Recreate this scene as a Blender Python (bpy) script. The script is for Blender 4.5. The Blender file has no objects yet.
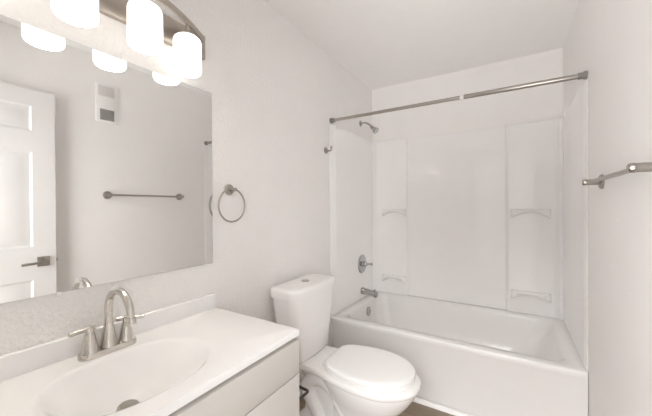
import bpy, bmesh, math, random
from mathutils import Vector, Matrix
C = bpy.context.scene.collection
SC = bpy.context.scene
PI = math.pi

# ------------------------------------------------------------------ camera
W, YB, YF, H = 1.524, 0.864, -2.0, 2.4346
CAM = Vector((1.1891, -1.9658, 1.2676))
yaw, pit, rol, fpx = 0.5518, -0.0059, -0.0059, 299.91
fw = Vector((-math.sin(yaw)*math.cos(pit), math.cos(yaw)*math.cos(pit), math.sin(pit)))
rt = Vector((math.cos(yaw), math.sin(yaw), 0)); up = rt.cross(fw)
r2 = rt*math.cos(rol)+up*math.sin(rol); u2 = -rt*math.sin(rol)+up*math.cos(rol)
cam = bpy.data.cameras.new('camera'); cam.sensor_width = 36; cam.lens = fpx/652*36
cam.clip_start = 0.02
co = bpy.data.objects.new('camera', cam); C.objects.link(co)
M = Matrix((r2, u2, -fw)).transposed().to_4x4(); M.translation = CAM
co.matrix_world = M
SC.camera = co
# ------------------------------------------------------------------ world, exposure
FILL_CURVE = [(0, .06), (1, .08), (.4, .10), (.65, .28), (.8, .85), (.90, 1.0), (.955, .10)]   # added fill brightness against the cosine to straight back
FILL, EAST, WEST = 7.2, .31, .62
SHADE_E, BULB_E = .56, 16.0
wd = bpy.data.worlds.new('doorway_fill'); SC.world = wd; wd.use_nodes = True
# added fill light through the doorway, no known source; kept dim straight back
nt = wd.node_tree; bg = nt.nodes['Background']
tc = nt.nodes.new('ShaderNodeTexCoord'); sx = nt.nodes.new('ShaderNodeSeparateXYZ')
cv = nt.nodes.new('ShaderNodeFloatCurve'); ng = nt.nodes.new('ShaderNodeMath'); ng.operation = 'MULTIPLY'; ng.inputs[1].default_value = -1
c = cv.mapping.curves[0]
for k, p in enumerate(FILL_CURVE):
    if k < 2: c.points[k].location = p
    else: c.points.new(*p)
for p in c.points: p.handle_type = 'VECTOR'
cv.mapping.update()
mr = nt.nodes.new('ShaderNodeMapRange'); mr.interpolation_type = 'SMOOTHSTEP'
mr.inputs['From Min'].default_value = .1; mr.inputs['From Max'].default_value = .5; mr.inputs['To Min'].default_value = FILL; mr.inputs['To Max'].default_value = FILL*EAST
m2 = nt.nodes.new('ShaderNodeMapRange'); m2.interpolation_type = 'SMOOTHSTEP'
m2.inputs['From Min'].default_value = -.5; m2.inputs['From Max'].default_value = -.1; m2.inputs['To Min'].default_value = WEST; m2.inputs['To Max'].default_value = 1
m3 = nt.nodes.new('ShaderNodeMath'); m3.operation = 'MULTIPLY'
nt.links.new(sx.outputs['X'], m2.inputs['Value']); nt.links.new(m2.outputs[0], m3.inputs[0])
mm = nt.nodes.new('ShaderNodeMath'); mm.operation = 'MULTIPLY'
lk = nt.links.new
lk(tc.outputs['Generated'], sx.inputs[0]); lk(sx.outputs['Y'], ng.inputs[0]); lk(ng.outputs[0], cv.inputs['Value'])
lk(sx.outputs['X'], mr.inputs['Value']); lk(cv.outputs[0], mm.inputs[0]); lk(mr.outputs[0], m3.inputs[1]); lk(m3.outputs[0], mm.inputs[1]); lk(mm.outputs[0], bg.inputs[1])
bg.inputs[0].default_value = (1.0, 1.0, 1.0, 1)
SC.view_settings.view_transform = 'Standard'; SC.view_settings.look = 'None'
SC.view_settings.gamma = 1; SC.view_settings.use_curve_mapping = False
SC.view_settings.exposure = 1.2
SC.cycles.max_bounces = 24; SC.cycles.diffuse_bounces = 14; SC.cycles.glossy_bounces = 8
SC.cycles.use_denoising = True
SC.cycles.sample_clamp_indirect = 6.0

# ------------------------------------------------------------------ materials
def mat(name, col, rough=.5, metal=0., spec=.5, coat=0., bump=None, emit=0., ecol=None, aniso=0.):
    m = bpy.data.materials.new(name); m.use_nodes = True
    nt = m.node_tree; b = nt.nodes['Principled BSDF']
    b.inputs['Base Color'].default_value = (*col, 1); b.inputs['Roughness'].default_value = rough
    b.inputs['Metallic'].default_value = metal; b.inputs['Specular IOR Level'].default_value = spec
    b.inputs['Coat Weight'].default_value = coat; b.inputs['Coat Roughness'].default_value = .05
    if emit:
        b.inputs['Emission Color'].default_value = (*(ecol or col), 1); b.inputs['Emission Strength'].default_value = emit
    # faint colour mottling keeps every surface procedural
    tc = nt.nodes.new('ShaderNodeTexCoord'); nz = nt.nodes.new('ShaderNodeTexNoise'); nz.inputs['Scale'].default_value = 9
    hs = nt.nodes.new('ShaderNodeMapRange'); hs.inputs['To Min'].default_value = .985; hs.inputs['To Max'].default_value = 1.015
    mx = nt.nodes.new('ShaderNodeVectorMath'); mx.operation = 'SCALE'; mx.inputs[0].default_value = col
    nt.links.new(tc.outputs['Object'], nz.inputs['Vector']); nt.links.new(nz.outputs['Fac'], hs.inputs['Value'])
    nt.links.new(hs.outputs['Result'], mx.inputs['Scale']); nt.links.new(mx.outputs['Vector'], b.inputs['Base Color'])
    if bump:
        scale, strength, dist = bump
        n2 = nt.nodes.new('ShaderNodeTexNoise'); n2.inputs['Scale'].default_value = scale; n2.inputs['Detail'].default_value = 3
        rp = nt.nodes.new('ShaderNodeMapRange'); rp.interpolation_type = 'SMOOTHSTEP'
        rp.inputs['From Min'].default_value = .42; rp.inputs['From Max'].default_value = .62
        bp = nt.nodes.new('ShaderNodeBump'); bp.inputs['Strength'].default_value = strength; bp.inputs['Distance'].default_value = dist
        nt.links.new(tc.outputs['Object'], n2.inputs['Vector']); nt.links.new(n2.outputs['Fac'], rp.inputs['Value'])
        nt.links.new(rp.outputs['Result'], bp.inputs['Height']); nt.links.new(bp.outputs['Normal'], b.inputs['Normal'])
    return m
MW = mat('wall_paint', (.865, .85, .835), .55, bump=(60, .42, .004))
MW2 = mat('wall_paint_smooth', (.865, .85, .835), .55, bump=(75, .08, .004))
MCEIL = mat('ceiling_paint', (.87, .86, .85), .8, bump=(60, .3, .003))
MTRIM = mat('trim_paint', (.87, .86, .845), .4)
MACR = mat('white_acrylic', (.90, .89, .885), .06, spec=.55)
MTUB = mat('tub_enamel', (.80, .785, .775), .2, spec=.5)
MPOR = mat('porcelain', (.88, .87, .86), .08, spec=.5)
MSEAT = mat('seat_plastic', (.89, .88, .87), .25)
MTOP = mat('cultured_marble', (.90, .895, .89), .12)
MCAB = mat('cabinet_paint', (.66, .635, .605), .45)
MKICK = mat('kick_shadow', (.45, .42, .39), .7)
MNIC = mat('brushed_nickel', (.42, .39, .355), .28, metal=1.)
MFAU = mat('faucet_nickel', (.64, .605, .56), .2, metal=1.)
MBAND = mat('fixture_nickel', (.50, .45, .40), .33, metal=1.)
MCHR = mat('chrome', (.5, .5, .5), .1, metal=1.)
MDARK = mat('dark_bronze', (.06, .055, .05), .4, metal=.3)
MMIR = mat('mirror_silver', (.86, .86, .85), .0, metal=1.)
MMIR.node_tree.nodes['Principled BSDF'].inputs['Roughness'].default_value = 0.
MEDGE = mat('mirror_edge', (.35, .38, .36), .2)
MCLIP = mat('clear_plastic', (.85, .84, .82), .15)
MGLASS = mat('frosted_glass_lit', (.9, .88, .85), .35, emit=SHADE_E, ecol=(1., .965, .925))
MBULB = mat('bulb_lit', (.9, .9, .9), .5, emit=BULB_E, ecol=(1., .965, .925))
MDOOR = mat('door_paint', (.75, .735, .725), .4)
MVENT = mat('vent_enamel', (.84, .83, .82), .45)
MVENT2 = mat('vent_panel_enamel', (.68, .65, .63), .5)
MSLOT = mat('grille_grey', (.36, .35, .33), .6)
MLAB = mat('paper_label', (.85, .84, .82), .6)
MRUB = mat('rubber_cap', (.22, .21, .19), .4)
MHOLE = mat('drain_black', (.03, .03, .03), .5)
# wood look plank floor
def plank_mat():
    m = bpy.data.materials.new('vinyl_plank'); m.use_nodes = True; nt = m.node_tree; b = nt.nodes['Principled BSDF']
    tc = nt.nodes.new('ShaderNodeTexCoord'); mp = nt.nodes.new('ShaderNodeMapping')
    br = nt.nodes.new('ShaderNodeTexBrick'); br.inputs['Scale'].default_value = 1
    br.inputs['Brick Width'].default_value = 1.2; br.inputs['Row Height'].default_value = .15; br.inputs['Mortar Size'].default_value = .0015
    br.inputs['Color1'].default_value = (.26, .20, .145, 1); br.inputs['Color2'].default_value = (.32, .25, .185, 1); br.inputs['Mortar'].default_value = (.1, .075, .055, 1)
    m2 = nt.nodes.new('ShaderNodeMapping'); m2.inputs['Scale'].default_value = (3, 40, 3)
    nz = nt.nodes.new('ShaderNodeTexNoise'); nz.inputs['Scale'].default_value = 2.5; nz.inputs['Detail'].default_value = 6
    mx = nt.nodes.new('ShaderNodeMixRGB'); mx.blend_type = 'MULTIPLY'; mx.inputs[0].default_value = .5
    cr = nt.nodes.new('ShaderNodeValToRGB'); cr.color_ramp.elements[0].color = (.5, .5, .5, 1); cr.color_ramp.elements[1].color = (1.2, 1.2, 1.2, 1)
    L = nt.links.new
    L(tc.outputs['Object'], mp.inputs['Vector']); L(mp.outputs[0], br.inputs['Vector']); L(tc.outputs['Object'], m2.inputs['Vector'])
    L(m2.outputs[0], nz.inputs['Vector']); L(nz.outputs['Fac'], cr.inputs[0]); L(br.outputs['Color'], mx.inputs[1]); L(cr.outputs[0], mx.inputs[2])
    L(mx.outputs[0], b.inputs['Base Color']); b.inputs['Roughness'].default_value = .4
    return m
MFLOOR = plank_mat()

# ------------------------------------------------------------------ helpers
def bm_new(): return bmesh.new()
def box(bm, lo, hi, bev=0., seg=2):
    lo, hi = Vector(lo), Vector(hi)
    r = bmesh.ops.create_cube(bm, size=1.0)
    vs = r['verts']
    for v in vs: v.co = Vector(((lo[i]+hi[i])/2+v.co[i]*(hi[i]-lo[i])) for i in range(3))
    if bev:
        es = {e for v in vs for e in v.link_edges}
        bmesh.ops.bevel(bm, geom=list(es), offset=bev, segments=seg, profile=.5, affect='EDGES')
def frame_of(axis):
    a = Vector(axis).normalized(); t = Vector((0, 0, 1)) if abs(a.z) < .9 else Vector((1, 0, 0))
    u = a.cross(t).normalized(); return a, u, a.cross(u)
def rings(bm, rr, close0=True, close1=True, cyc=False):
    vv = [[bm.verts.new(p) for p in r] for r in rr]; n = len(vv[0])
    pairs = list(zip(vv, vv[1:])) + ([(vv[-1], vv[0])] if cyc else [])
    for a, b in pairs:
        for i in range(n):
            j = (i+1) % n
            try: bm.faces.new((a[i], a[j], b[j], b[i]))
            except ValueError: pass
    if not cyc:
        if close0: bm.faces.new(vv[0][::-1])
        if close1: bm.faces.new(vv[-1])
def lathe(bm, base, axis, prof, n=28, c0=True, c1=True):
    a, u, v = frame_of(axis); base = Vector(base)
    rings(bm, [[base+a*h+(u*math.cos(2*PI*k/n)+v*math.sin(2*PI*k/n))*max(r, 1e-4) for k in range(n)] for r, h in prof], c0, c1)
def spline(pts, per=8, cyc=False):
    P = [Vector(p) for p in pts]; n = len(P); out = []
    for i in range(n if cyc else n-1):
        if cyc: p0, p1, p2, p3 = P[i-1], P[i], P[(i+1) % n], P[(i+2) % n]
        else:
            p1, p2 = P[i], P[i+1]; p0 = P[i-1] if i else p1*2-p2; p3 = P[i+2] if i+2 < n else p2*2-p1
        for k in range(per):
            t = k/per
            out.append(.5*((2*p1)+(p2-p0)*t+(2*p0-5*p1+4*p2-p3)*t*t+(3*p1-p0-3*p2+p3)*t**3))
    if not cyc: out.append(P[-1].copy())
    return out
def tube(bm, pts, r, n=16, smooth=True, per=6, cyc=False):
    P = spline(pts, per, cyc) if smooth else [Vector(p) for p in pts]
    m = len(P); R = r if callable(r) else (lambda t: r)
    rr = []; u = None
    for i, p in enumerate(P):
        if cyc: t = P[(i+1) % m]-P[i-1]
        else: t = P[min(i+1, m-1)]-P[max(i-1, 0)]
        t.normalize()
        if u is None: u = frame_of(t)[1]
        u = (u-t*u.dot(t)).normalized(); v = t.cross(u)
        rad = R(i/(m-1))
        rr.append([p+(u*math.cos(2*PI*k/n)+v*math.sin(2*PI*k/n))*rad for k in range(n)])
    rings(bm, rr, cyc=cyc)
def rot_from(axis):
    pass
def finish(name, bm, m, parent=None, angle=38, **props):
    bmesh.ops.recalc_face_normals(bm, faces=bm.faces)
    ca = math.radians(angle)
    for f in bm.faces: f.smooth = True
    for e in bm.edges:
        if len(e.link_faces) == 2 and e.calc_face_angle(0) > ca: e.smooth = False
    me = bpy.data.meshes.new(name); bm.to_mesh(me); bm.free(); me.materials.append(m)
    o = bpy.data.objects.new(name, me); C.objects.link(o)
    if parent: 
        o.parent = parent
        base = parent
        mw = Matrix.Identity(4)
        off = Vector((0, 0, 0)); q = parent
        while q: off += q.location; q = q.parent
        for v in me.vertices: v.co -= off
    for k, v in props.items(): o[k] = v
    return o
def thing(name, label, cat, loc, group=None):
    o = bpy.data.objects.new(name, None); C.objects.link(o); o.location = loc; o.empty_display_size = .05
    o['label'] = label; o['category'] = cat
    if group: o['group'] = group
    return o
def struct(name, bm, m, parent=None):
    o = finish(name, bm, m, parent)
    if not parent: o['kind'] = 'structure'
    return o

# ------------------------------------------------------------------ room shell
T = .1
b = bm_new(); box(b, (-T, YF-T-1.0, -.1), (W+T, YB+T, 0)); struct('floor', b, MFLOOR)
b = bm_new(); box(b, (-T, YF-T, H), (W+T, YB+T, H+.1)); struct('ceiling', b, MCEIL)
b = bm_new(); box(b, (-T, YF-T, 0), (0, YB+T, H)); struct('wall_left', b, MW)
b = bm_new(); box(b, (W, YF-T, 0), (W+T, YB+T, H)); struct('wall_right', b, MW2)
b = bm_new(); box(b, (0, YB, 0), (W, YB+T, H)); struct('wall_back', b, MW2)
b = bm_new()
box(b, (0, YF-T, 0), (.70, YF, H)); box(b, (.70, YF-T, 2.06), (1.47, YF, H)); box(b, (1.47, YF-T, 0), (W, YF, H))
struct('wall_front', b, MW)
b = bm_new(); box(b, (.0, -1.03, .0), (.014, -.035, .085), .004); struct('baseboard_left', b, MTRIM)
b = bm_new()
a0 = [(0, 0, 0)]
prof = [Vector((0, -.004, .0))]+[Vector((0, -.004-.024*math.cos(t), .022*math.sin(t))) for t in [i*PI/16 for i in range(9)]]
rings(b, [[p+Vector((.002, 0, .0)) for p in prof], [p+Vector((W-.002, 0, .0)) for p in prof]])
struct('trim_1', b, MTRIM)
b = bm_new(); box(b, (0.0005, .004, 0), (.0205, .06, .4225), .003); struct('trim_2', b, MW)

# the open bathroom door, seen only in the mirror
d = bpy.data.objects.new('door_1', None); C.objects.link(d); d.location = (1.475, -1.95, .01); d['kind'] = 'structure'
d['label'] = 'white six panel door swung open against the right wall'
b = bm_new()
X0, X1, Y0, Y1, Z0, Z1 = 1.458, 1.493, -1.95, -1.192, .012, 2.035
pan = []
for (ya, yb) in ((Y0+.105, (Y0+Y1)/2-.05), ((Y0+Y1)/2+.05, Y1-.115)):
    for (za, zb) in ((.22, .80), (1.015, 1.63), (1.765, 1.93)): pan.append((ya, yb, za, zb))
# slab built as stiles/rails around recessed moulded panels
ys = [Y0]+sorted({p for q in pan for p in q[:2]})+[Y1]; zs = [Z0]+sorted({p for q in pan for p in q[2:]})+[Z1]
for side, xx in ((-1, X0), (1, X1)):
    for i in range(len(ys)-1):
        for j in range(len(zs)-1):
            ya, yb, za, zb = ys[i], ys[i+1], zs[j], zs[j+1]
            isp = any(abs(ya-p[0]) < 1e-6 and abs(za-p[2]) < 1e-6 for p in pan)
            def rr(ins, dep): return [(xx-side*dep, ya+ins, za+ins), (xx-side*dep, yb-ins, za+ins), (xx-side*dep, yb-ins, zb-ins), (xx-side*dep, ya+ins, zb-ins)]
            if not isp: b.faces.new([b.verts.new(p) for p in rr(0, 0)])
            else:
                rg = [[b.verts.new(p) for p in rr(*q)] for q in ((0, 0), (.012, .007), (.022, .007), (.045, .002))]
                for A, B_ in zip(rg, rg[1:]):
                    for k in range(4): b.faces.new((A[k], A[(k+1) % 4], B_[(k+1) % 4], B_[k]))
                b.faces.new(rg[-1])
for q in (((X0, Y1, Z0), (X1, Y1, Z0), (X1, Y1, Z1), (X0, Y1, Z1)), ((X0, Y0, Z0), (X1, Y0, Z0), (X1, Y0, Z1), (X0, Y0, Z1)),
          ((X0, Y0, Z1), (X1, Y0, Z1), (X1, Y1, Z1), (X0, Y1, Z1)), ((X0, Y0, Z0), (X1, Y0, Z0), (X1, Y1, Z0), (X0, Y1, Z0))):
    b.faces.new([b.verts.new(p) for p in q])
bmesh.ops.remove_doubles(b, verts=b.verts, dist=1e-5)
finish('door_leaf', b, MDOOR, d, 20)
b = bm_new(); yh, zh = -1.258, .915
box(b, (X0-.008, yh-.032, zh-.032), (X0-.0002, yh+.032, zh+.032), .002)
hd = finish('door_handle', b, MNIC, d)
b = bm_new(); lathe(b, (X0-.008, yh, zh), (-1, 0, 0), [(.014, 0), (.012, .012), (.011, .05)], 16)
tube(b, [(X0-.05, yh+.008, zh), (X0-.052, yh-.05, zh-.002), (X0-.05, yh-.115, zh-.006)], .0085, 12)
finish('lever', b, MNIC, hd)
b = bm_new(); box(b, (X0+.006, Y1, zh-.028), (X1-.006, Y1+.002, zh+.028), .0005); box(b, (X0+.012, Y1+.002, zh-.01), (X0+.026, Y1+.012, zh+.01), .003)
finish('latch', b, MNIC, d)
b = bm_new()
for z in (.2, 1.05, 1.85): lathe(b, (X1+.004, Y0-.004, z-.045), (0, 0, 1), [(.006, 0), (.006, .09)], 10)
finish('hinge', b, MNIC, d)

# ------------------------------------------------------------------ bathtub
tub = thing('bathtub', 'white alcove bathtub with plain apron along the back of the room', 'bathtub', (W/2, YB/2, 0))
HR = .422
def rrect(x0, x1, y0, y1, r, z, n=8):
    r = min(r, (x1-x0)/2-1e-3, (y1-y0)/2-1e-3); out = []
    for cx, cy, a0 in ((x1-r, y1-r, 0), (x0+r, y1-r, PI/2), (x0+r, y0+r, PI), (x1-r, y0+r, 1.5*PI)):
        for k in range(n+1): out.append(Vector((cx+r*math.cos(a0+PI/2*k/n), cy+r*math.sin(a0+PI/2*k/n), z)))
    return out
b = bm_new(); e = .003; el = .022
secs = [rrect(el, W-e, .012, YB-e, .004, .002), rrect(el, W-e, .008, YB-e, .004, .36), rrect(el, W-e, .0, YB-e, .006, .385),
        rrect(el, W-e, -.004, YB-e, .01, HR-.012), rrect(el, W-e, .0, YB-e, .012, HR-.003), rrect(el+.004, W-e-.004, .008, YB-e-.004, .014, HR),
        rrect(.078, W-.06, .07, YB-.05, .09, HR-.002), rrect(.088, W-.078, .082, YB-.062, .09, HR-.012), rrect(.094, W-.088, .088, YB-.068, .10, HR-.03),
        rrect(.102, W-.125, .10, YB-.082, .10, .30), rrect(.115, W-.19, .115, YB-.10, .12, .18), rrect(.15, W-.25, .14, YB-.125, .13, .11),
        rrect(.19, W-.30, .18, YB-.165, .12, .075), rrect(.3, W-.42, .28, YB-.27, .1, .068)]
rings(b, secs)
finish('tub_basin', b, MTUB, tub, 50)
b = bm_new(); lathe(b, (.1015, .515, .325), (1, 0, .10), [(.040, -.002), (.040, .006), (.034, .011), (.012, .013), (.010, .009)], 28)
finish('overflow_plate', b, MCHR, tub, label='round chrome overflow plate')
b = bm_new(); lathe(b, (.33, .44, .066), (0, 0, 1), [(.034, 0), (.034, .006), (.026, .008), (.02, .004)], 24)
finish('drain', b, MCHR, tub)

# ------------------------------------------------------------------ tub surround (glossy acrylic panels)
sur = thing('tub_surround', 'glossy white three sided tub surround with four moulded shelves', 'tub surround', (W/2, YB-.01, HR))
ZT = 1.908
def panel_xy(bm, pts, z0, z1):
    # vertical extrusion of a plan outline
    rings(bm, [[Vector((x, y, z0)) for x, y in pts], [Vector((x, y, z1)) for x, y in pts]])
# back panel: moulded columns at both ends, soft corners
b = bm_new()
yw = YB-.001
def softstep(x0, y0, x1, y1, n=7):
    return [(x0+(x1-x0)*k/n, y0+(y1-y0)*(3*(k/n)**2-2*(k/n)**3)) for k in range(n+1)]
line = []
line += [(.030, YB-.06), (.032, YB-.052)] + softstep(.036, YB-.046, .060, YB-.030) + [(.066, YB-.030), (.075, YB-.030), (.330, YB-.030), (.339, YB-.030)]
line += softstep(.345, YB-.030, .372, YB-.008) + [(.378, YB-.008), (.387, YB-.008), (1.135, YB-.008), (1.144, YB-.008)] + softstep(1.150, YB-.008, 1.177, YB-.030)
line += [(1.183, YB-.030), (1.192, YB-.030), (1.449, YB-.030), (1.458, YB-.030)] + softstep(1.464, YB-.030, 1.488, YB-.046)+[(1.492, YB-.052), (1.494, YB-.06)]
plan = line+[(W-.004, YB-.06), (W-.004, yw), (.004, yw), (.004, YB-.06)]
rr = []
for z, top in ((HR+.001, 0), (ZT-.022, 0), (ZT-.012, 0), (ZT-.003, .4), (ZT, .9)):
    rr.append([Vector((x, y+(yw-y)*top*.25, z)) for x, y in plan])
rings(b, rr)
finish('back_panel', b, MACR, sur, 30)
for sgn in (0, 1):
    b = bm_new()
    X = lambda v: v if not sgn else W-v
    tk = .009 if sgn else .0245
    pl = [(X(.001), .022), (X(.003), .022), (X(.0055), .027), (X(.0065), .040), (X(tk), .075), (X(tk), .085), (X(tk), .095), (X(tk), YB-.062), (X(.001), YB-.062)]
    rings(b, [[Vector((x, y, HR+.001)) for x, y in pl], [Vector((x, y, ZT-.006)) for x, y in pl], [Vector((x+(X(0)-x)*.5, y, ZT)) for x, y in pl]])
    finish('side_panel', b, MACR, sur, 30)
def shelf(x0, x1, z):
    b = bm_new(); n = 20; yb = YB-.0305; rr = []
    for k in range(n+1):
        t = k/n; x = x0+(x1-x0)*t
        s = 4*t*(1-t)
        edge = min(1, min(t, 1-t)/.10); edge = edge**.5
        dep = .012+.040*edge
        bot = z-.045+.048*s
        topz = z+.024
        rr.append([Vector((x, yb+.003, topz)), Vector((x, yb-dep+.006, topz)), Vector((x, yb-dep, topz-.006)), Vector((x, yb-dep+.004, bot+.006)), Vector((x, yb-dep+.012, bot)), Vector((x, yb+.003, bot-.006))])
    rings(b, rr)
    return finish('shelf', b, MACR, sur, 50)
for z in (1.21, .575):
    shelf(.115, .352, z); shelf(1.19, 1.447, z)

# ------------------------------------------------------------------ shower fittings on the left wall
yv = .585; xs = .0250
t = thing('showerhead', 'small chrome shower head on a bent arm above the tub surround', 'shower head', (0, yv, 2.035))
b = bm_new(); lathe(b, (.0005, yv, 2.035), (1, 0, 0), [(.028, 0), (.027, .004), (.018, .010), (.010, .012)], 24); finish('flange', b, MCHR, t)
b = bm_new(); tube(b, [(.006, yv, 2.035), (.05, yv, 2.034), (.085, yv, 2.015), (.112, yv, 1.988)], .0085, 14); finish('shower_arm', b, MCHR, t)
b = bm_new(); ax = Vector((.72, 0, -.70))
lathe(b, Vector((.105, yv, 1.995)), ax, [(.011, 0), (.016, .006), (.016, .018), (.012, .022), (.018, .034), (.029, .062), (.031, .072), (.028, .076), (.02, .074)], 26)
finish('spray_head', b, MCHR, t)
yv = .548
t = thing('shower_valve', 'chrome shower valve with round plate and lever on the surround', 'shower valve', (xs, yv, .737))
b = bm_new(); lathe(b, (xs, yv, .737), (1, 0, 0), [(.086, 0), (.086, .003), (.078, .011), (.03, .013), (.026, .018)], 36); finish('escutcheon', b, MCHR, t)
b = bm_new(); lathe(b, (xs+.014, yv, .737), (1, 0, 0), [(.024, 0), (.022, .02), (.019, .034), (.015, .038)], 24)
tube(b, [(xs+.035, yv, .737), (xs+.060, yv-.004, .741), (xs+.095, yv-.008, .744), (xs+.105, yv-.008, .745)], lambda s: .0145-.004*math.sin(PI*s), 14)
finish('handle', b, MCHR, t)
yv = .548
t = thing('tub_spout', 'chrome tub spout with pull diverter above the tub rim', 'tub spout', (xs, yv, .487))
b = bm_new()
rr = []
for x, hw, zt, zb in ((0, .033, .522, .460), (.008, .033, .522, .460), (.018, .029, .518, .464), (.07, .028, .513, .460), (.12, .026, .505, .454), (.147, .023, .495, .452), (.154, .014, .487, .458)):
    cz, hz = (zt+zb)/2, (zt-zb)/2
    rr.append([Vector((xs+x, yv+hw*math.copysign(abs(math.cos(a))**.7, math.cos(a)), cz+hz*math.copysign(abs(math.sin(a))**.7, math.sin(a)))) for a in [2*PI*k/24 for k in range(24)]])
rings(b, rr); box(b, (xs+.122, yv-.013, .448), (xs+.144, yv+.013, .466), .003)
finish('spout_body', b, MCHR, t)
b = bm_new(); lathe(b, (xs+.126, yv, .492), (0, 0, 1), [(.004, 0), (.004, .016), (.008, .017), (.009, .022), (.006, .026)], 14); finish('diverter_knob', b, MCHR, t)

# shower rod
t = thing('shower_rod', 'brushed nickel tension shower rod across the top of the tub', 'shower rod', (W/2, .042, 1.931))
zr, yr = 1.9305, .042
b = bm_new(); lathe(b, (.02, yr, zr), (1, 0, 0), [(.0112, 0), (.0112, .945)], 20); finish('inner_tube', b, MNIC, t)
b = bm_new(); lathe(b, (.95, yr, zr), (1, 0, 0), [(.0118, -.004), (.0136, 0), (.0136, W-.02-.95)], 20); finish('outer_tube', b, MNIC, t)
b = bm_new(); lathe(b, (.925, yr, zr), (1, 0, 0), [(.0118, 0), (.0118, .03)], 20); finish('paper_sticker', b, MLAB, t, label='white paper sticker wrapped round the rod')
for x, s in ((.001, 1), (W-.001, -1)):
    b = bm_new(); lathe(b, (x, yr, zr), (s, 0, 0), [(.021, 0), (.021, .012), (.0165, .018), (.0165, .034), (.0145, .038)], 24); finish('end_cap', b, MRUB, t)

# ------------------------------------------------------------------ robe hook and towel ring on the left wall
t = thing('robe_hook', 'brushed nickel robe hook on the wall beside the tub surround', 'hook', (0, -.035, 1.688))
b = bm_new(); lathe(b, (.0005, -.035, 1.688), (1, 0, 0), [(.024, 0), (.024, .006), (.02, .009), (.009, .012)], 24); finish('wall_plate', b, MNIC, t)
b = bm_new(); tube(b, [(.008, -.035, 1.688), (.03, -.035, 1.684), (.045, -.035, 1.687), (.050, -.035, 1.706)], lambda s: .0065, 12)
lathe(b, (.050, -.035, 1.704), (0, 0, 1), [(.006, 0), (.009, .004), (.009, .009), (.005, .013)], 14); finish('hook_arm', b, MNIC, t)

t = thing('towel_ring', 'brushed nickel towel ring hanging on the wall right of the mirror', 'towel ring', (0, -.952, 1.352))
b = bm_new(); lathe(b, (.0005, -.952, 1.352), (1, 0, 0), [(.027, 0), (.027, .006), (.022, .010), (.012, .013)], 28); finish('wall_plate', b, MNIC, t)
b = bm_new(); lathe(b, (.010, -.952, 1.352), (1, 0, 0), [(.010, 0), (.009, .02), (.009, .040), (.006, .043)], 18)
lathe(b, (.037, -.952-.016, 1.352), (0, 1, 0), [(.006, 0), (.0085, .003), (.0085, .029), (.006, .032)], 16); finish('post', b, MNIC, t)
b = bm_new(); R = .080; cz = 1.352-R+.003
tube(b, [(.037, -.964+R*math.cos(a), cz+R*math.sin(a)) for a in [2*PI*k/48 for k in range(48)]], .0045, 10, False, cyc=True); finish('ring', b, MNIC, t)

# towel bar on the right wall
t = thing('towel_bar', 'brushed nickel towel bar on the right wall', 'towel bar', (W, -.54, 1.366))
zb, xb = 1.365, W-.044
ends = (-.258, -.858)
for y in ends:
    b = bm_new(); lathe(b, (W-.0005, y, zb), (-1, 0, 0), [(.031, 0), (.031, .007), (.026, .011), (.011, .014)], 26); pl = finish('wall_plate', b, MNIC, t)
    b = bm_new(); lathe(b, (W-.008, y, zb), (-1, 0, 0), [(.0125, 0), (.0125, .045), (.0135, .046), (.0135, .056), (.0105, .060)], 22); finish('post', b, MNIC, pl)
b = bm_new(); lathe(b, (xb, ends[1], zb), (0, 1, 0), [(.0080, 0), (.0080, ends[0]-ends[1])], 18); finish('bar', b, MNIC, t)

# wall vent on the right wall, seen in the mirror
t = thing('wall_vent', 'white vent panel with small grey grille high on the right wall, seen in the mirror', 'vent', (W, -.845, 2.09))
b = bm_new(); box(b, (W-.009, -.930, 1.935), (W-.0005, -.773, 2.232), .003); finish('housing', b, MVENT, t)
b = bm_new(); box(b, (W-.011, -.918, 2.135), (W-.0085, -.806, 2.215), .001); finish('cover_panel', b, MVENT2, t)
b = bm_new(); box(b, (W-.0115, -.906, 1.949), (W-.0085, -.808, 2.034), .001)
for k in range(9): box(b, (W-.015, -.904, 1.953+k*.0092), (W-.011, -.810, 1.9565+k*.0092))
finish('grille', b, MSLOT, t, label='dark grey slotted grille')

# ------------------------------------------------------------------ vanity cabinet
ZC = .80; VY0, VY1, VX = -1.985, -1.048, .500
t = thing('vanity_cabinet', 'off white vanity cabinet under the sink top', 'cabinet', (.25, (VY0+VY1)/2, 0))
b = bm_new(); zt = ZC-.0265
box(b, (.002, VY0+.004, .10), (.480, VY0+.020, zt)); box(b, (.002, VY1-.020, .10), (.480, VY1-.004, zt)); box(b, (.002, VY0+.0205, .10), (.480, VY1-.0205, .116))
box(b, (.002, VY0+.0205, .1165), (.008, VY1-.0205, zt)); box(b, (.462, VY0+.0205, .60), (.480, VY1-.0205, .64)); box(b, (.462, VY0+.0205, zt-.03), (.474, VY1-.0205, zt))
box(b, (.002, VY0+.004, 0.001), (.42, VY1-.004, .0995)); finish('carcass', b, MCAB, t)
b = bm_new(); box(b, (.4805, VY0+.006, .6365), (.503, VY1-.004, ZC-.037), .0015); finish('drawer_front', b, MCAB, t)
ym = (VY0+VY1)/2
for ya, yb_ in ((VY0+.006, ym-.0015), (ym+.0015, VY1-.004)):
    b = bm_new(); box(b, (.4805, ya, .105), (.503, yb_, .6325), .0015); finish('cabinet_door', b, MCAB, t)

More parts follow.
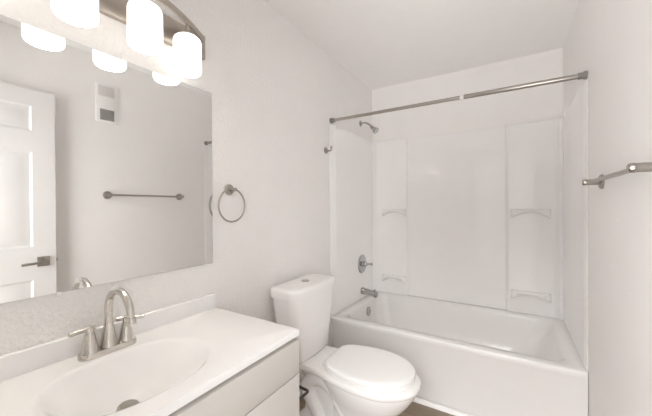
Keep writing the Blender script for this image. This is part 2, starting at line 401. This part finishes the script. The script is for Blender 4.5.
# vanity top with the moulded oval basin
t = thing('sink_countertop', 'white one piece sink top with oval basin and backsplash', 'sink', (.25, ym, ZC-.025))
b = bm_new()
cx, cy, ax_, ay_ = .274, -1.519, .170, .222
N = 96
def sup(u, s, k=2.35):
    c, d_ = math.cos(u), math.sin(u)
    return (cx+s*ax_*math.copysign(abs(c)**(2/k), c), cy+s*ay_*math.copysign(abs(d_)**(2/k), d_))
def rectpt(u, x0, x1, y0, y1):
    c, d_ = math.cos(u), math.sin(u)
    m = min([((x1-cx)/c) if c > 1e-9 else ((x0-cx)/c if c < -1e-9 else 1e9), ((y1-cy)/d_) if d_ > 1e-9 else ((y0-cy)/d_ if d_ < -1e-9 else 1e9)])
    return (cx+c*m, cy+d_*m)
us = [2*PI*k/N for k in range(N)]
x0, x1, y0, y1 = .002, VX, VY0, VY1
# snap nearest samples to the rectangle corners
corn = [(x1, y1), (x0, y1), (x0, y0), (x1, y0)]
for c_ in corn:
    a = math.atan2(c_[1]-cy, c_[0]-cx) % (2*PI); i = min(range(N), key=lambda k: abs(us[k]-a)); us[i] = a
def depth(s):   # basin profile, s: 1 rim -> 0 centre
    if s > .86: tt = (1-s)/.14; return -.020*tt*tt
    tt = (.86-s)/.86
    return -.020-.105*(1-(1-tt)**2.1)
def topring(ins, z):
    return [Vector((*rectpt(u, x0+ (0 if ins == 0 else 0), x1-ins, y0, y1-ins), z)) for u in us]
rr = [[Vector((*sup(u, 1.1), ZC-.026)) for u in us], topring(.003, ZC-.026), topring(.0, ZC-.024), topring(0, ZC-.004), topring(.0012, ZC-.001), topring(.004, ZC)]
for s in (1.06, 1.02, 1.0, .98, .955, .93, .9, .86, .82, .76, .68, .58, .47, .36, .25, .16, .105):
    z = ZC+(depth(s) if s <= 1 else 0) - (0.0 if s > 1 else 0)
    # slide the deep part of the bowl towards the drain near the back
    sh = -.045*max(0, 1-s)
    rr.append([Vector((*(lambda q: (q[0]+sh, q[1]))(sup(u, s)), z)) for u in us])
rings(b, rr, close0=False, close1=True)
box(b, (.002, VY0, ZC-.002), (.022, VY1+.0, ZC+.066), .004, 3)
finish('counter', b, MTOP, t, 40)
dx, dy, dz = cx-.030, cy-.012, ZC-.124
b = bm_new(); lathe(b, (dx, dy, dz), (0, 0, 1), [(.034, -.01), (.034, .003), (.031, .006), (.025, .005), (.023, -.004)], 32); dr = finish('drain', b, MNIC, t)
b = bm_new(); lathe(b, (dx, dy, dz), (0, 0, 1), [(.0225, 0.0045), (.0225, .0052)], 24); finish('drain_gap', b, MHOLE, dr)
b = bm_new(); lathe(b, (dx, dy, dz+.004), (.10, .05, 1), [(.006, -.006), (.006, .006), (.027, .009), (.028, .012), (.024, .016), (.0, .018)], 32); finish('pop_up_stopper', b, MNIC, dr)

# faucet
fy, fx = -1.506, .068
t = thing('faucet', 'brushed nickel two handle faucet with high arc spout behind the basin', 'faucet', (fx, fy, ZC))
b = bm_new(); rr = []
for ins, z in ((0, ZC+.0005), (0, ZC+.012), (.003, ZC+.017), (.009, ZC+.0185)):
    rr.append(rrect(fx-.027+ins, fx+.027-ins, fy-.082+ins, fy+.082-ins, .0265-ins, z))
rings(b, rr); finish('base_plate', b, MFAU, t)
b = bm_new(); lathe(b, (fx, fy, ZC+.017), (0, 0, 1), [(.0245, 0), (.0235, .006), (.019, .04), (.0150, .062), (.0120, .078)], 28)
top = ZC+.133; rad = .072
pts = [(fx, fy, ZC+.08), (fx, fy, ZC+.115)]+[(fx+rad-rad*math.cos(a), fy, top+rad*math.sin(a)) for a in [PI*k/10 for k in range(11)]]+[(fx+2*rad+.002, fy, top-.008)]
tube(b, pts, lambda s: (.0118-.0012*s), 18, True, 4)
lathe(b, (fx+2*rad+.002, fy, top-.018), (.1, 0, 1), [(.009, 0), (.0130, .0), (.0130, .018), (.0112, .021)], 20)
finish('spout', b, MFAU, t)
for s, ang in ((-1, 8), (1, -38)):
    hy = fy+s*.052
    b = bm_new(); lathe(b, (fx, hy, ZC+.017), (0, 0, 1), [(.0235, 0), (.0225, .005), (.0175, .035), (.0135, .056), (.0105, .062), (.0115, .066), (.0115, .076), (.008, .080)], 26)
    h = finish('handle', b, MFAU, t)
    a = math.radians(ang); dv = Vector((-math.sin(a)*s if s < 0 else -math.sin(a)*s, s*math.cos(a), 0))
    if s > 0: dv = Vector((math.sin(math.radians(38)), math.cos(math.radians(38)), 0))
    else: dv = Vector((math.sin(math.radians(6)), -math.cos(math.radians(6)), 0))
    p = Vector((fx, hy, ZC+.089)); b = bm_new()
    tube(b, [p-dv*(.016 if s < 0 else .026), p-dv*(.012 if s < 0 else .022), p+dv*.02, p+dv*.050, p+dv*.054], lambda q: 0.0068 if .02 < q < .98 else .005, 14)
    finish('lever', b, MFAU, h)

# ------------------------------------------------------------------ mirror
MZ0, MZ1, MY0, MY1 = 1.006, 1.797, -1.985, -1.052
t = thing('wall_mirror', 'wide frameless wall mirror above the sink top', 'mirror', (0, (MY0+MY1)/2, (MZ0+MZ1)/2))
b = bm_new(); box(b, (.0008, MY0, MZ0), (.0045, MY1, MZ1)); finish('edge', b, MEDGE, t)
b = bm_new(); box(b, (.0046, MY0+.0008, MZ0+.0008), (.0052, MY1-.0008, MZ1-.0008)); finish('mirror_glass', b, MMIR, t)
for y, z, dyy, dzz in ((-1.094, MZ0, 0, -1), (-1.094, MZ1, 0, 1), (-1.612, MZ0, 0, -1), (-1.83, MZ1, 0, 1), (MY1, 1.277, 1, 0)):
    b = bm_new()
    ly, lz = (.007, .007)
    box(b, (.0005, y-ly+dyy*.004, z-lz+dzz*.004), (.0085, y+ly+dyy*.004, z+lz+dzz*.004), .003)
    finish('mirror_clip', b, MCLIP, t)

# ------------------------------------------------------------------ vanity light
LY = [-1.222, -1.414, -1.606, -1.798]; LC = sum(LY)/4
t = thing('vanity_light', 'four shade brushed nickel vanity light with bowed bar above the mirror', 'light fixture', (0, LC, 1.97))
LH = .414
b = bm_new(); box(b, (.0005, LC-LH, 1.930), (.022, LC+LH, 2.034), .002); finish('back_plate', b, MBAND, t)
def bow(y): q = (y-LC)/(LH); return .014+.125*(1-abs(q)**2.0)
b = bm_new(); rr = []
n = 40
for k in range(n+1):
    y = LC-LH+2*LH*k/n; x = bow(y)
    rr.append([Vector((x-.004, y, 2.004)), Vector((x+.004, y, 2.004)), Vector((x+.004, y, 2.030)), Vector((x-.004, y, 2.030))])
rings(b, rr); finish('bowed_bar', b, MBAND, t)
for y in LY:
    x = bow(y)
    b = bm_new(); lathe(b, (x, y, 1.952), (0, 0, 1), [(.024, 0), (.024, .012), (.012, .02), (.007, .024), (.007, .055)], 20); finish('socket', b, MBAND, t)
    b = bm_new(); R, z0, z1 = .053, 1.808, 1.955
    pr = [(R-.009, z0), (R-.003, z0+.003), (R, z0+.010), (R, z1-.022), (R-.004, z1-.010), (R-.014, z1-.002), (R-.028, z1), (.018, z1), (.018, z1-.003), (R-.028, z1-.004), (R-.016, z1-.006), (R-.008, z1-.014), (R-.0045, z1-.026), (R-.0045, z0+.012), (R-.009, z0+.004)]
    rr = [[Vector((x+r*math.cos(2*PI*k/40), y+r*math.sin(2*PI*k/40), z)) for k in range(40)] for r, z in pr]
    rings(b, rr, cyc=True); sh = finish('glass_shade', b, MGLASS, t)
    b = bm_new(); lathe(b, (x, y, 1.95), (0, 0, -1), [(.013, 0), (.013, .02), (.02, .04), (.029, .062), (.030, .078), (.024, .094), (.012, .103), (.0, .105)], 24); finish('bulb', b, MBULB, sh)

# ------------------------------------------------------------------ toilet
ty = -.483
t = thing('toilet', 'white two piece toilet with closed lid between vanity and tub', 'toilet', (.35, ty, 0))
def outline(ctrl, n=6):
    # ctrl: (x, halfwidth) from the back to the tip; mirrored closed outline
    pts = [Vector((x, w, 0)) for x, w in ctrl]
    s = spline(pts, n)
    s = [Vector((p.x, max(p.y, 0), 0)) for p in s]
    left = s; right = [Vector((p.x, -p.y, 0)) for p in s[::-1]]
    out = left+right
    res = []
    for p in out:
        if not res or (p-res[-1]).length > 1e-5: res.append(p)
    if (res[0]-res[-1]).length < 1e-5: res.pop()
    return res
def sect(o, z, s=0., cxx=.55, dz=None):
    cen = Vector((cxx, 0, 0)); out = []
    for p in o:
        d_ = p-cen; L_ = d_.length
        q = cen+d_*((L_-s)/L_)
        out.append(Vector((q.x, ty+q.y, z)))
    return out
LID = [(0.319, .0), (0.320, .06), (0.327, .105), (0.361, .142), (0.424, .164), (0.494, .179), (0.564, .182), (0.634, .171), (0.694, .146), (0.744, .104), (0.774, .055), (0.784, .0)]
lo = outline(LID)
b = bm_new(); rings(b, [sect(lo, 0.4115, .004), sect(lo, 0.4130, .0), sect(lo, 0.4235, .0), sect(lo, 0.4280, .003), sect(lo, 0.4305, .010), sect(lo, 0.4320, .03), sect(lo, 0.4325, .09)]); finish('seat_lid', b, MSEAT, t)
b = bm_new(); rings(b, [sect(lo, 0.3900, .006), sect(lo, 0.3915, .002), sect(lo, 0.4050, .002), sect(lo, 0.4095, .009)]); finish('seat', b, MSEAT, t)
for s in (-1, 1):
    b = bm_new(); box(b, (.300, ty+s*.07-.022, .379), (.345, ty+s*.07+.022, .410), .008, 3); finish('hinge', b, MSEAT, t)
RIM = [(.045, .0), (.045, .06), (.05, .118), (.07, .130), (.15, .131), (.23, .134), (.31, .148), (.39, .170), (.48, .186), (.57, .190), (.65, .180), (.715, .153), (.768, .108), (.801, .055), (.810, .0)]
ro = outline(RIM, 5)
b = bm_new()
rings(b, [sect(ro, 0.3510, .010, .5), sect(ro, 0.3560, .003, .5), sect(ro, 0.3640, .0, .5), sect(ro, 0.3780, .0, .5), sect(ro, 0.3850, .004, .5), sect(ro, 0.3880, .012, .5), sect(ro, 0.3880, .05, .5)])
def ell(xa, xb, hw, z, k=2.2, n=48):
    xc, hx = (xa+xb)/2, (xb-xa)/2
    return [Vector((xc+hx*math.copysign(abs(math.cos(a))**(2/k), math.cos(a)), ty+hw*math.copysign(abs(math.sin(a))**(2/k), math.sin(a)), z)) for a in [2*PI*i/n for i in range(n)]]
sec = [(.262, .798, .184, .362), (.266, .796, .182, .345), (.275, .786, .176, .32), (.295, .765, .163, .285), (.315, .735, .146, .245), (.33, .70, .128, .215), (.335, .668, .112, .165), (.33, .645, .102, .11), (.315, .640, .102, .06), (.30, .648, .108, .03), (.29, .655, .114, .014), (.288, .657, .116, .001)]
rings(b, [ell(*s) for s in sec])
# rear pedestal and floor flange
sec = [(.06, .40, .105, .355), (.075, .40, .092, .325), (.11, .42, .062, .29), (.13, .42, .050, .22), (.14, .42, .050, .12), (.13, .42, .060, .06), (.10, .42, .098, .03), (.09, .42, .108, .018), (.088, .42, .110, .001)]
rings(b, [ell(*s, k=3) for s in sec])
# the exposed trapway bulges on both flanks
for s in (-1, 1):
    o = ty+s*.048
    tube(b, [(.47, o+s*.02, .12), (.41, o+s*.012, .20), (.345, o, .262), (.27, o, .290), (.20, o, .265), (.178, o, .21), (.205, o, .15), (.25, o, .085), (.26, o, .02), (.26, o, .002)], lambda q: .047-.006*q, 18, True, 6)
finish('bowl', b, MPOR, t, 45)
for s in (-1, 1):
    b = bm_new(); lathe(b, (.33, ty+s*.118, .0), (0, 0, 1), [(.017, 0.001), (.017, .012), (.012, .022), (.004, .026)], 18); finish('bolt_cap', b, MPOR, t)
def tank_sec(xa, xb, hw, z, bulge, r=.04, n=10, m=14):
    # rounded, bow fronted rectangle
    pts = []
    base = rrect(xa, xb, ty-hw, ty+hw, r, z, n)
    out = []
    for p in base:
        q = (p.y-ty)/hw
        k = max(0, (p.x-xa)/(xb-xa))
        out.append(Vector((p.x+bulge*(1-q*q)*k, p.y, z)))
    # subdivide the four straight edges evenly
    res = []
    for i, p in enumerate(out):
        res.append(p); i2 = (i+1) % len(out)
        if i % (n+1) == n:
            for j in range(1, m):
                yy = base[i].y+(base[i2].y-base[i].y)*j/m; qq = (yy-ty)/hw
                xx = base[i].x+(base[i2].x-base[i].x)*j/m; k = max(0, (xx-xa)/(xb-xa))
                res.append(Vector((xx+bulge*(1-qq*qq)*k, yy, z)))
    return res
b = bm_new()
tank0 = ty; ty = ty-.004
rings(b, [tank_sec(.080, .165, .130, .380, .010, .03), tank_sec(.064, .186, .156, .387, .014, .04), tank_sec(.054, .196, .172, .404, .018, .045), tank_sec(.046, .203, .192, .55, .018, .045), tank_sec(.038, .210, .212, .71, .018, .045), tank_sec(.036, .212, .218, .763, .018, .045)])
finish('tank', b, MPOR, t, 45)
b = bm_new()
rings(b, [tank_sec(.034, .214, .220, .762, .018, .045), tank_sec(.028, .223, .230, .766, .018, .05), tank_sec(.027, .224, .231, .795, .018, .05), tank_sec(.028, .222, .228, .807, .018, .05), tank_sec(.034, .215, .219, .814, .018, .045), tank_sec(.048, .198, .193, .816, .016, .04)])
tl = finish('tank_lid', b, MPOR, t, 45)
b = bm_new(); lathe(b, (.128, ty, .815), (0, 0, 1), [(.024, 0), (.024, .004), (.020, .006), (.019, .0045), (.0, .0055)], 28); finish('flush_button', b, MNIC, tl, label='round metal flush button')

# toilet paper holder on the vanity side
hx, hz, y_ = .465, .492, VY1-.004
t = thing('toilet_paper_holder', 'dark empty toilet paper holder on the side of the vanity cabinet', 'toilet paper holder', (hx, y_, hz))
b = bm_new(); lathe(b, (hx, y_+.0005, hz), (0, 1, 0), [(.024, 0), (.024, .006), (.012, .010)], 22); finish('wall_plate', b, MDARK, t)
b = bm_new(); tube(b, [(hx, y_+.008, hz), (hx, y_+.09, hz), (hx-.001, y_+.108, hz), (hx-.012, y_+.115, hz), (hx-.06, y_+.115, hz+.003), (hx-.13, y_+.115, hz+.006)], .006, 12, True, 6); finish('arm', b, MDARK, t)
